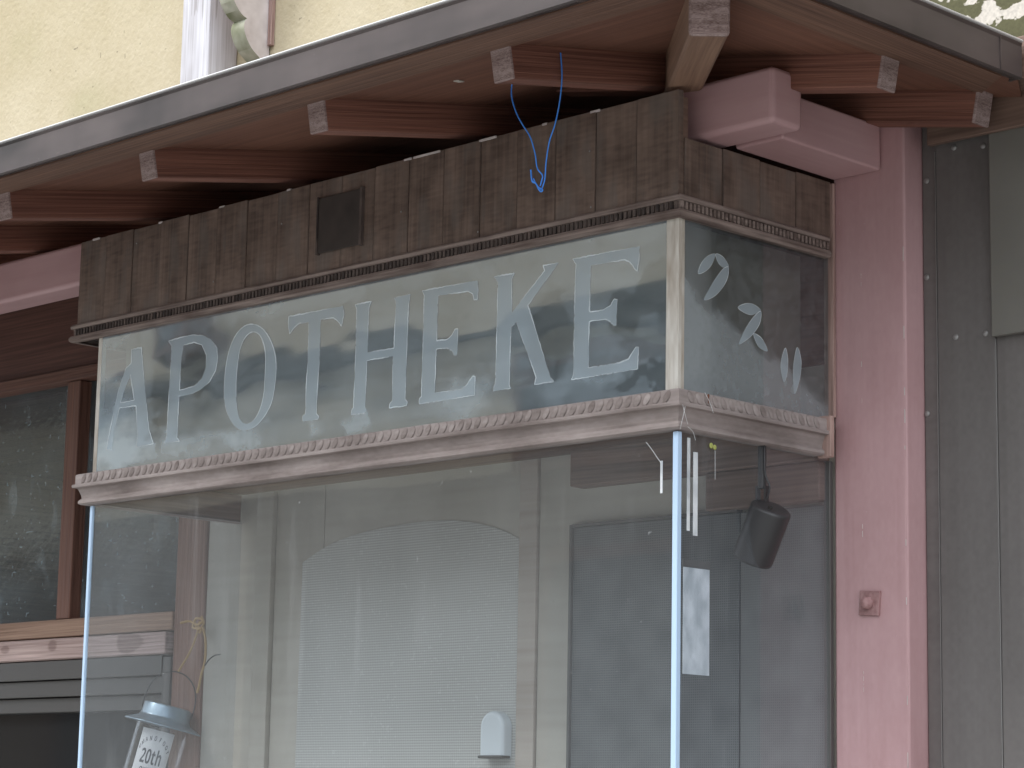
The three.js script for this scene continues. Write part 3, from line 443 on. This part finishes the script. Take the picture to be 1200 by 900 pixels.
  const LET = {
    letter_a: [[[-1.6826,2.6023],[-1.6445,2.6025],[-1.6239,2.5022],[-1.6005,2.4044],[-1.5819,2.371],[-1.6465,2.3691],[-1.6431,2.3926],[-1.6552,2.4664],[-1.7187,2.4682],[-1.7333,2.4254],[-1.7432,2.3733],[-1.7633,2.3727],[-1.7604,2.3877],[-1.745,2.4468],[-1.7239,2.5173],[-1.7006,2.5603],[-1.6814,2.569]], [[-1.6821,2.5428],[-1.6628,2.4804],[-1.7156,2.48],[-1.7021,2.5108]]],
    letter_p: [[[-1.5411,2.6049],[-1.4905,2.6077],[-1.4529,2.6077],[-1.4152,2.6021],[-1.3835,2.5884],[-1.3625,2.5663],[-1.3573,2.5424],[-1.3636,2.5161],[-1.3835,2.4931],[-1.4133,2.479],[-1.4438,2.4726],[-1.4937,2.4714],[-1.4939,2.4017],[-1.4947,2.3764],[-1.4853,2.3677],[-1.5433,2.3674],[-1.5329,2.3821],[-1.5322,2.4606],[-1.5296,2.5313],[-1.5288,2.5926]], [[-1.4842,2.5883],[-1.4454,2.5898],[-1.4168,2.58],[-1.3998,2.5553],[-1.3992,2.528],[-1.4118,2.5041],[-1.4387,2.4888],[-1.4928,2.4846],[-1.4925,2.527],[-1.4908,2.5663]]],
    letter_o: [[[-1.2369,2.6045],[-1.2038,2.5907],[-1.1759,2.5624],[-1.1584,2.53],[-1.1521,2.4991],[-1.1544,2.458],[-1.1639,2.4215],[-1.1867,2.3938],[-1.2176,2.3744],[-1.2555,2.3698],[-1.2858,2.3811],[-1.3081,2.4024],[-1.3251,2.4348],[-1.3303,2.4699],[-1.3274,2.5196],[-1.3176,2.557],[-1.2955,2.589],[-1.2666,2.6045]], [[-1.2389,2.5875],[-1.2148,2.5787],[-1.1989,2.5577],[-1.1904,2.5301],[-1.1897,2.477],[-1.1922,2.4396],[-1.2049,2.407],[-1.2271,2.3866],[-1.2565,2.3858],[-1.2753,2.4029],[-1.2849,2.4343],[-1.2889,2.4806],[-1.2857,2.5262],[-1.2786,2.5561],[-1.2621,2.579]]],
    letter_t: [[[-1.1148,2.6057],[-0.9386,2.6057],[-0.9334,2.5873],[-0.941,2.5618],[-0.9508,2.573],[-0.9677,2.5833],[-1.0093,2.5854],[-1.0092,2.4935],[-1.0122,2.4422],[-1.0131,2.3816],[-1.0045,2.3753],[-1.0069,2.3693],[-1.0571,2.3703],[-1.0576,2.3814],[-1.0483,2.3841],[-1.0498,2.4464],[-1.0468,2.498],[-1.0485,2.585],[-1.0796,2.586],[-1.099,2.5773],[-1.111,2.5664],[-1.1168,2.589]]],
    letter_h: [[[-0.8994,2.6029],[-0.8479,2.6032],[-0.8544,2.5932],[-0.8562,2.5479],[-0.8555,2.4952],[-0.7738,2.4943],[-0.7732,2.5444],[-0.7715,2.591],[-0.7771,2.6008],[-0.7288,2.6013],[-0.7331,2.5786],[-0.7341,2.5108],[-0.7358,2.3832],[-0.7289,2.3771],[-0.7317,2.3693],[-0.7834,2.3705],[-0.7822,2.3792],[-0.7746,2.3838],[-0.7768,2.4778],[-0.8563,2.4783],[-0.8583,2.3783],[-0.8539,2.3743],[-0.8578,2.3668],[-0.9017,2.3684],[-0.9,2.3772],[-0.8948,2.3821],[-0.8929,2.4943],[-0.8935,2.593]]],
    letter_e: [[[-0.693,2.6035],[-0.5308,2.6028],[-0.5287,2.5823],[-0.531,2.5635],[-0.5393,2.5636],[-0.5446,2.5769],[-0.5571,2.5838],[-0.6452,2.5873],[-0.646,2.4945],[-0.6159,2.4925],[-0.6013,2.5005],[-0.5927,2.5113],[-0.5843,2.5102],[-0.585,2.4573],[-0.5939,2.4566],[-0.6012,2.4679],[-0.6153,2.4749],[-0.6464,2.4769],[-0.6483,2.3871],[-0.5729,2.3858],[-0.556,2.3922],[-0.5394,2.4086],[-0.5312,2.4077],[-0.5324,2.37],[-0.6929,2.3687],[-0.6933,2.3793],[-0.6874,2.3833],[-0.6863,2.4907],[-0.6865,2.5937]]],
    letter_k: [[[-0.4836,2.6031],[-0.4281,2.6024],[-0.4343,2.5906],[-0.4325,2.5226],[-0.344,2.5956],[-0.3492,2.6061],[-0.3069,2.6056],[-0.3881,2.5325],[-0.3247,2.3833],[-0.3144,2.3726],[-0.3666,2.3728],[-0.3621,2.3858],[-0.419,2.5028],[-0.4338,2.4946],[-0.4357,2.3798],[-0.4325,2.3723],[-0.4795,2.3721],[-0.4788,2.381],[-0.4739,2.3859],[-0.4733,2.4743],[-0.4731,2.5907]]],
    letter_e_001: [[[-0.2695,2.6071],[-0.0975,2.6064],[-0.0972,2.5821],[-0.1023,2.5586],[-0.1097,2.5659],[-0.1198,2.5785],[-0.1336,2.5858],[-0.2218,2.5873],[-0.223,2.4972],[-0.1875,2.4959],[-0.1691,2.5022],[-0.1592,2.514],[-0.1523,2.512],[-0.1538,2.4637],[-0.1602,2.4621],[-0.1686,2.4709],[-0.1826,2.4779],[-0.2236,2.4787],[-0.2239,2.3892],[-0.1445,2.3892],[-0.1218,2.3944],[-0.1031,2.4144],[-0.0968,2.4136],[-0.099,2.3722],[-0.2686,2.371],[-0.2627,2.3797],[-0.2626,2.4972],[-0.2607,2.5959]]] };
  const KANA = { letter_ku: [[[-0.0542,2.5492],[-0.0622,2.5694],[-0.0811,2.5872],[-0.103,2.5947],[-0.0965,2.579],[-0.0786,2.5595]],[[-0.1041,2.5949],[-0.1251,2.5932],[-0.1413,2.5777],[-0.128,2.5729],[-0.1114,2.5798]],[[-0.1407,2.5765],[-0.1392,2.5572],[-0.1227,2.5325],[-0.0981,2.5121],[-0.0709,2.5015],[-0.087,2.5266],[-0.1115,2.5561],[-0.128,2.5718]]],
    letter_su: [[[-0.1701,2.5031],[-0.1897,2.5136],[-0.2151,2.5167],[-0.2379,2.5082],[-0.2123,2.496],[-0.1897,2.496]],[[-0.2379,2.5067],[-0.2351,2.4849],[-0.2124,2.4574],[-0.1927,2.4434],[-0.1732,2.4332],[-0.1843,2.4549],[-0.2039,2.4799],[-0.2197,2.4957]],[[-0.2164,2.4599],[-0.238,2.4558],[-0.2506,2.4449],[-0.258,2.4323],[-0.2352,2.4352],[-0.2238,2.4445]]],
    letter_ri: [[[-0.3129,2.4468],[-0.3199,2.4237],[-0.3175,2.3974],[-0.3082,2.3794],[-0.3001,2.3949],[-0.2989,2.4169]],[[-0.3498,2.4535],[-0.361,2.4297],[-0.3585,2.3995],[-0.3408,2.3606],[-0.3362,2.3889],[-0.3392,2.4265]]] };
  const dense = (pts, closedCurve) => { const o = []; if (closedCurve) { const c = new THREE.CatmullRomCurve3(pts.map((p) => new THREE.Vector3(p[0], p[1], 0)), true); return c.getPoints(48).slice(0, -1).map((p) => [p.x, p.y]); } for (let i = 0; i < pts.length; i++) { const a = pts[i], b = pts[(i + 1) % pts.length], n = Math.max(1, Math.ceil(Math.hypot(b[0] - a[0], b[1] - a[1]) / 0.006)); for (let k = 0; k < n; k++) o.push([mix(a[0], b[0], k / n) + rr(-0.0006, 0.0006), mix(a[1], b[1], k / n) + rr(-0.0006, 0.0006)]); } return o; };
  function letterGeo(contours, fills, fillA, edgeW) {
    const pos = [], col = [], nor = [];
    const put = (x, y, z, c) => { pos.push(x, y, z); nor.push(0, 0, 1); col.push(...c); };
    for (const f of fills) { const g = new THREE.ShapeGeometry(f), p = g.attributes.position, ix = g.index; for (let i = 0; i < ix.count; i++) { const k = ix.getX(i); put(p.getX(k), p.getY(k), 0.0008, [0.6, 0.7, 0.76, fillA]); } }
    for (const c of contours) for (let i = 0; i < c.length; i++) {
      const a = c[i], b = c[(i + 1) % c.length], dx = b[0] - a[0], dy = b[1] - a[1], l = Math.hypot(dx, dy) || 1, w = edgeW * (0.55 + 0.5 * Math.sin(i * 0.31) * Math.sin(i * 0.13 + 1)), nx = -dy / l * w, ny = dx / l * w, cc = [0.8, 0.86, 0.89, 0.5 + 0.22 * Math.sin(i * 0.17) + rr(-0.06, 0.06)];
      put(a[0] - nx, a[1] - ny, 0.0011, cc); put(b[0] - nx, b[1] - ny, 0.0011, cc); put(b[0] + nx, b[1] + ny, 0.0011, cc); put(a[0] - nx, a[1] - ny, 0.0011, cc); put(b[0] + nx, b[1] + ny, 0.0011, cc); put(a[0] + nx, a[1] + ny, 0.0011, cc);
    }
    const g = new THREE.BufferGeometry(); g.setAttribute('position', new THREE.Float32BufferAttribute(pos, 3)); g.setAttribute('normal', new THREE.Float32BufferAttribute(nor, 3)); g.setAttribute('color', new THREE.Float32BufferAttribute(col, 4)); return g;
  }
  const shape = (o, h) => { const s = new THREE.Shape(o.map((p) => new THREE.Vector2(...p))); if (h) s.holes.push(new THREE.Path(h.map((p) => new THREE.Vector2(...p)))); return s; };
  for (const [n, [o, h]] of Object.entries(LET)) { const round = n === 'letter_o', O = dense(o, round), H = h && dense(h, round); mesh(n, letterGeo(H ? [O, H] : [O], [shape(O, H)], 0.34, 0.0014), lm, sign); }
  for (const [n, leaves] of Object.entries(KANA)) {
    const L = leaves.map((l) => dense(l.map(([z, y]) => [-z, y]), true)), g = letterGeo(L, L.map((l) => shape(l)), 0.36, 0.0006);
    g.rotateY(Math.PI / 2);                            // shape x (= -z) runs rearwards, shape z faces +x
    mesh(n, g, lm, side);
  }
  // what stands behind the sign panes
  const backing = std({ map: tex(512, 128, (u, v) => ramp([0.1, 0.08, 0.06], [0.25, 0.2, 0.15], 0.45 + (fbm(u, v, 6, 4, 4, 231) - 0.5) * 1.6), true, 1.8, 0.35), roughness: 0.8 });
  mesh('sign_back', rbox(-1.79, -0.05, 2.315, 2.66, -0.075, -0.062, 0.001), backing, kase);
  mesh('side_sign_back', rbox(-0.075, -0.062, 2.315, 2.66, -0.44, -0.08, 0.001, 2), backing, kase);
  mesh('corner_strip', rbox(-0.0295, 0.0012, 2.322, 2.65, -0.0078, 0.0014, 0.0012, 0), M.cream, kase);
  mesh('corner_strip', rbox(-0.008, 0.0012, 2.322, 2.65, -0.0158, -0.008, 0.0012, 0), M.cream, kase);
  mesh('corner_strip', rbox(XL - 0.002, XL + 0.0118, 2.322, 2.65, -0.012, 0.0012, 0.001, 0), M.cream, kase);
  mesh('rear_stile', rbox(-0.012, 0.012, 2.328, 2.8, -0.4585, -0.4495, 0.002, 0), M.stile, kase);
  mesh('rear_stile', rbox(-0.014, 0.002, 0.6, 2.243, -0.4595, -0.4485, 0.002, 0), M.alu, kase);

  // lower case: ceiling, floor, panes, beads
  mesh('case_ceiling', rbox(XL, -0.03, 2.319, 2.33, -0.45, -0.078, 0), M.darkwood, kase);
  mesh('case_liner', rbox(XL - 0.012, XL - 0.004, 2.248, 2.318, ZR, -0.022, 0), M.darkwood, kase);
  mesh('case_floor', rbox(XL, 0, 0.6, 0.64, -0.45, 0, 0.003), M.ledge, kase);
  const dust = (s) => (u, v) => { const n = fbm(u, v, 6, 5, 4, s), st = sm(0.62, 0.95, fbm(u, v, 60, 5, 3, s + 3)) * 0.05, sp = vn(u, v, 220, 200, s + 5) > 0.985 ? 0.25 : 0; return 0.02 + 0.06 * n + st * 0.7 + sp * 0.7; };
  const wave2 = tex(256, 256, (u, v) => fbm(u, v, 5, 5, 2, 241), false, 1.8, 1.8);
  const cg = glass('case_glass', [1.82, 1.62], dust(251), [0.88, 0.91, 0.93], { ior: 1.5, bump: wave2, bumpScale: 0.0006 }), cg2 = glass('case_side_glass', [0.46, 1.62], dust(261), [0.86, 0.9, 0.93], { W: 512, ior: 1.55, bump: wave2, bumpScale: 0.0004 });
  mesh('front_pane', quad([XL + 0.004, 0.64, -0.003], [-0.008, 0.64, -0.003], [-0.008, 2.255, -0.003], [XL + 0.004, 2.255, -0.003], [0, 0, 1.8, 1.615]), cg, kase);
  mesh('side_pane', quad([-0.003, 0.64, -0.008], [-0.003, 0.64, ZR], [-0.003, 2.255, ZR], [-0.003, 2.255, -0.008], [0, 0, 0.44, 1.615]), cg2, kase);
  mesh('side_pane', quad([XL + 0.002, 0.64, ZR], [XL + 0.002, 0.64, -0.008], [XL + 0.002, 2.255, -0.008], [XL + 0.002, 2.255, ZR], [0, 0, 0.44, 1.615]), cg2, kase);
  mesh('corner_bead', rbox(-0.0095, 0.003, 0.64, 2.246, -0.0095, 0.003, 0.002, 1, 2), M.bead, kase);
  mesh('corner_bead', rbox(XL - 0.004, XL + 0.005, 0.64, 2.246, -0.0065, 0.002, 0.002, 1, 2), M.bead, kase);
  // tape left on the glass beside the corner
  const strip = (px, py0, py1, w, ax, v) => { const a = at(px, py0, ax, v), b = at(px, py1, ax, v); return ax === 2 ? rbox(a.x - w / 2, a.x + w / 2, b.y, a.y, v, v + 0.0008, 0) : rbox(v, v + 0.0008, b.y, a.y, a.z - w / 2, a.z + w / 2, 0); };
  mesh('tape_scrap', strip(775.5, 540, 578, 0.0055, 2, -0.0022), M.paper, kase);
  mesh('tape_scrap', strip(807, 513, 622, 0.008, 0, -0.0022), M.paper, kase);
  mesh('tape_scrap', strip(815, 530, 628, 0.012, 0, -0.0022), M.paper, kase);
}

// ---------------------------------------------------------------- things inside the case and hanging about it
{
  const zb = ZW - 0.0078;
  const sh = new THREE.Shape(); const P = (x, y) => { const p = at(x, y, 2, zb); return [p.x, p.y]; };
  sh.moveTo(...P(345, 900).map((v, i) => (i ? 0.9 : v))); sh.lineTo(-0.864, 0.9); sh.lineTo(-0.864, 2.15); sh.splineThru([[-0.95, 2.182], [-1.08, 2.205], [-1.22, 2.208], [-1.38, 2.198], [-1.5, 2.176], [-1.595, 2.14]].map((p) => new THREE.Vector2(...p)));
  const g = new THREE.ExtrudeGeometry(sh, { depth: 0.0015, bevelEnabled: false, curveSegments: 24 }); uvm(flat(g), 0, 0, 0); g.translate(0, 0, zb);
  tag(mesh('lit_net_screen', g, M.litnet), 'pale arched woven screen with the brightness of lit net painted in, behind the front glass', 'screen');
  const ds = thing('window_reflection_screen', 'dark mesh panel added in place of windows reflected in the corner glass', 'screen');  // added panel, stands where the glass reflects windows opposite
  mesh('reflection_mesh', rbox(-0.69, -0.232, 0.9, 2.16, zb, zb + 0.012, 0.002, 1), M.reflectscreen, ds);
  mesh('reflection_frame', [rbox(-0.697, -0.6905, 0.9, 2.166, zb, zb + 0.018, 0.001, 1), rbox(-0.69, -0.232, 2.1605, 2.167, zb, zb + 0.018, 0.001, 0)], M.alu, ds);
  tag(mesh('grey_mesh_screen', rbox(-0.23, -0.012, 0.9, 2.16, zb, zb + 0.01, 0.002, 1), M.greyscreen), 'grey mesh screen behind the side glass, next to the pink post', 'screen');
  // frosted rounded cap
  const cp = at(579, 876, 2, zb + 0.02), cap = thing('frosted_cap', 'small rounded frosted plastic cover on the woven screen', 'cover');
  cap.position.set(cp.x, cp.y, zb + 0.006); cap.scale.setScalar(0.78);
  const cm = phys({ color: lin(0.6, 0.64, 0.66), roughness: 0.3, clearcoat: 0.5 });
  const cs = new THREE.Shape(); cs.moveTo(-0.036, -0.02); cs.lineTo(0.036, -0.02); cs.lineTo(0.036, 0.055); cs.absarc(0, 0.055, 0.036, 0, Math.PI, false); cs.lineTo(-0.036, -0.02);
  mesh('cover_body', uvm(flat(new THREE.ExtrudeGeometry(cs, { depth: 0.02, bevelThickness: 0.012, bevelSize: 0.01, bevelSegments: 4, curveSegments: 16 }))), cm, cap);
  mesh('cover_rim', rbox(-0.048, 0.048, -0.03, -0.022, 0, 0.036, 0.003), M.alu, cap);

  // spot lamp hung from the ceiling of the case
  const lp = at(893, 625, 2, -0.25), lamp = thing('spot_lamp', 'black cylindrical spot lamp hanging inside the side glass of the case', 'lamp');
  lamp.position.copy(lp);
  const body = [[0, 0.056], [0.03, 0.056], [0.0375, 0.053], [0.0395, 0.048], [0.0395, -0.05], [0.0375, -0.056], [0.033, -0.056], [0.032, -0.03], [0, -0.028]].map((p) => new THREE.Vector2(...p));
  const bm = mesh('lamp_body', uvm(flat(new THREE.LatheGeometry(body, 32))), M.black, lamp); bm.quaternion.setFromUnitVectors(new THREE.Vector3(0, 1, 0), new THREE.Vector3(0.49, 0.85, 0.08).normalize());
  mesh('lamp_knob', uvm(flat(new THREE.CylinderGeometry(0.0045, 0.0045, 0.006, 12))).translate(0.012, 0.058, 0.02), M.dark, bm);
  mesh('lamp_yoke', [rbox(-0.012, -0.008, 0.05, 0.09, -0.006, 0.006, 0.001, 1), rbox(0.008, 0.012, 0.05, 0.09, -0.006, 0.006, 0.001, 1)], M.black, lamp);
  mesh('lamp_stem', uvm(flat(new THREE.CylinderGeometry(0.008, 0.008, 2.319 - lp.y - 0.085, 12))).translate(0, 0.085 + (2.319 - lp.y - 0.085) / 2, 0), M.black, lamp);

  mesh('lamp_cable', tube([[0.01, 0.055, 0.005], [0.022, 0.085, 0.004], [0.013, 0.11, 0.006], [0.009, 2.319 - lp.y, 0.003]], 0.0018, 6, 24), M.black, lamp);
  // notice inside the side glass
  const a = at(801, 664, 0, -0.012), b = at(831, 792, 0, -0.012);
  const np = thing('paper_notice', 'faded white paper sheet stuck inside the side glass near the corner', 'paper');
  mesh('paper_sheet', rbox(-0.013, -0.012, b.y, a.y, b.z, a.z, 0), M.paper, np);
  mesh('paper_clip', rbox(-0.0135, -0.011, a.y + 0.0005, a.y + 0.014, b.z - 0.002, a.z + 0.002, 0), M.alu, np);

  // cobweb on the ledge corner
  const web = thing('cobweb', 'fine white cobweb threads on the corner of the carved ledge', 'cobweb'), wm = std({ color: lin(0.75, 0.75, 0.75), roughness: 0.9 });
  const wp = (x, y, o) => at(x, y, 0, o);
  for (const c of [[[800, 474, 0.03], [803, 486, 0.03], [806, 497, 0.02]], [[803, 476, 0.03], [800, 490, 0.029], [797, 503, 0.018]], [[826, 460, 0.026], [832, 472, 0.03], [836, 484, 0.03]], [[806, 500, 0.018], [812, 506, 0.017], [815, 516, 0.012]], [[838, 528, 0.004], [838, 545, 0.003], [838, 562, 0.003]]]) mesh('thread', tube(c.map((q) => wp(...q)), 0.00045, 4, 10), wm, web);
  mesh('thread', tube([[757, 518], [764, 527], [770, 536], [775, 543]].map(([x, y]) => at(x, y, 2, -0.001)), 0.0005, 4, 12), wm, web);
  // rusted nail head
  const rn = at(830, 464, 0, 0.024); tag(mesh('rusted_nail', [uvm(flat(new THREE.SphereGeometry(0.0032, 8, 6).scale(0.5, 1.2, 0.8))).translate(0.0245, rn.y, rn.z), uvm(flat(new THREE.CylinderGeometry(0.0012, 0.0008, 0.012, 6))).translate(0.0246, rn.y - 0.008, rn.z)], std({ color: lin(0.16, 0.06, 0.03), roughness: 0.9 })), 'small rusted nail in the ledge below the side sign', 'nail');
  // leaf scrap under the ledge
  const lf = at(837, 523, 0, 0.004); const lg = [new THREE.SphereGeometry(0.0055, 10, 6).scale(0.3, 1, 1).translate(0, 0.001, 0.005), new THREE.SphereGeometry(0.005, 10, 6).scale(0.3, 1, 1).translate(0, -0.001, -0.005)];
  tag(mesh('leaf_scrap', lg.map((q) => uvm(flat(q)).translate(0.001, lf.y, lf.z)), std({ color: lin(0.4, 0.42, 0.12), roughness: 0.7 })), 'tiny yellow-green leaf scrap stuck to side glass under the ledge', 'leaf');

  // blue cord looped over a rafter
  const pt = (x, y, z) => at(x, y, 2, z);
  const cm2 = std({ color: lin(0.05, 0.26, 0.8), roughness: 0.6 });
  const zc = 0.24, A = [[657, 62], [658.5, 90], [656, 118], [650, 147], [644, 165], [640, 190], [638, 212], [634, 222], [631, 219]], B = [[600, 97], [599.5, 112], [605, 132], [613, 147], [621, 160], [627, 180], [630, 198], [636, 206], [635, 211], [633, 218]];
  const cord = thing('blue_cord', 'thin bright blue cord looped over a rafter with frayed knot', 'cord');
  mesh('cord_loop', tube([...A.map(([x, y]) => pt(x, y, zc))], 0.0013, 6, 60), cm2, cord);
  mesh('cord_loop', tube([pt(606, 52, 0.3), ...B.map(([x, y]) => pt(x, y, zc + 0.004))], 0.0013, 6, 60), cm2, cord);
  mesh('cord_knot', [tube([[632, 220], [636, 223], [634, 224.5], [631, 221], [628, 215], [624, 213], [622, 199]].map(([x, y]) => pt(x, y, zc + 0.004)), 0.0015, 6, 40), tube([[634, 222], [629, 217], [625, 209], [627, 214], [623, 211]].map(([x, y]) => pt(x, y, zc + 0.006)), 0.0011, 5, 40)], cm2, cord);
}
{ // jar lantern hung on twine beside the case
  const ZJ = -0.4, L = thing('jar_lantern', 'clear jar lantern with grey lid and printed paper, hung on twine', 'lantern');
  const c = at(191, 850, 2, ZJ), k = 0.091; L.position.copy(c); L.rotation.order = 'YXZ'; L.rotation.set(-0.02, Math.PI / 4, -0.235); L.scale.setScalar(1.06);
  const grey = std({ color: lin(0.3, 0.37, 0.42), roughness: 0.3, metalness: 0.55 });
  const lid = [[0, 0.047], [0.05, 0.047], [0.0565, 0.044], [0.058, 0.02], [0.062, 0.012], [0.09, 0.0], [0.092, -0.003], [0.089, -0.004], [0.05, 0.004], [0, 0.006]].map((p) => new THREE.Vector2(...p));
  mesh('lid', uvm(flat(new THREE.LatheGeometry(lid, 40))), grey, L);
  const jar = [[0.062, 0.002], [0.062, -0.17], [0.056, -0.18], [0, -0.18]].map((p) => new THREE.Vector2(...p));
  mesh('jar', uvm(flat(new THREE.LatheGeometry(jar, 40))), phys({ color: 0xffffff, transmission: 1, thickness: 0, roughness: 0.03, ior: 1.7 }), L);
  // print on the paper sleeve
  const cv = document.createElement('canvas'); cv.width = 512; cv.height = 512; const x = cv.getContext('2d');
  x.fillStyle = '#d8d6d6'; x.fillRect(0, 0, 512, 512); x.fillStyle = '#3c4046'; x.textAlign = 'center';
  x.font = 'bold 50px sans-serif'; const word = 'UMANOFOOT'; for (let i = 0; i < word.length; i++) { const t = (i - 4) / 4; x.save(); x.translate(256 + 215 * Math.sin(t * 1.2), 190 - 110 * Math.cos(t * 1.2)); x.rotate(t * 1.0); x.fillText(word[i], 0, 0); x.restore(); }
  x.font = 'bold 150px sans-serif'; x.fillText('20th', 256, 255); x.font = 'bold 74px sans-serif'; x.fillText('OWASE', 256, 335);
  const pt = new THREE.CanvasTexture(cv); pt.colorSpace = THREE.SRGBColorSpace;
  const sleeve = new THREE.CylinderGeometry(0.05, 0.05, 0.16, 32, 1, true, -0.85, 1.7); mesh('paper_sleeve', sleeve.translate(0, -0.095, 0), std({ map: pt, roughness: 0.8, side: THREE.DoubleSide }), L);
  const hd = []; for (let i = 0; i <= 16; i++) { const a = Math.PI * i / 16; hd.push([-0.06 * Math.cos(a) * (1 + 0.12 * Math.sin(a)), 0.03 + 0.098 * Math.pow(Math.sin(a), 0.85), 0]); }
  mesh('handle', tube(hd, 0.0017, 6, 60), M.black, L);
  const tw = thing('twine', 'frayed tan twine tied to the window stile, holding the lantern', 'twine'), tm = std({ color: lin(0.42, 0.27, 0.12), roughness: 0.95 });
  const q = (x, y, z = -0.43) => at(x, y, 2, z);
  L.updateMatrixWorld(true); const top = new THREE.Vector3(0, 0.13, 0).applyMatrix4(L.matrixWorld);
  mesh('hanging_strand', tube([q(234, 728), q(230, 745), q(222, 765), top], 0.0028, 6, 30), tm, tw);
  mesh('loose_end', tube([q(238, 735), q(241, 752), q(240, 775), q(236, 790), q(233, 805), q(231, 812)], 0.0034, 6, 40), tm, tw);
  mesh('knot', [tube([q(212, 730), q(222, 728), q(232, 732), q(238, 727), q(230, 725), q(226, 735), q(236, 737), q(234, 742)], 0.0034, 6, 60), tube([q(236, 722), q(239, 730), q(232, 738), q(228, 730)], 0.0026, 6, 30)], tm, tw);
  tag(mesh('bent_wire', tube([q(240, 780), q(245, 773), q(252, 768), q(258, 767)], 0.0018, 6, 24), M.black), 'short bent dark wire poking out beside the hanging twine', 'wire');
}
renderer.render(scene, camera);
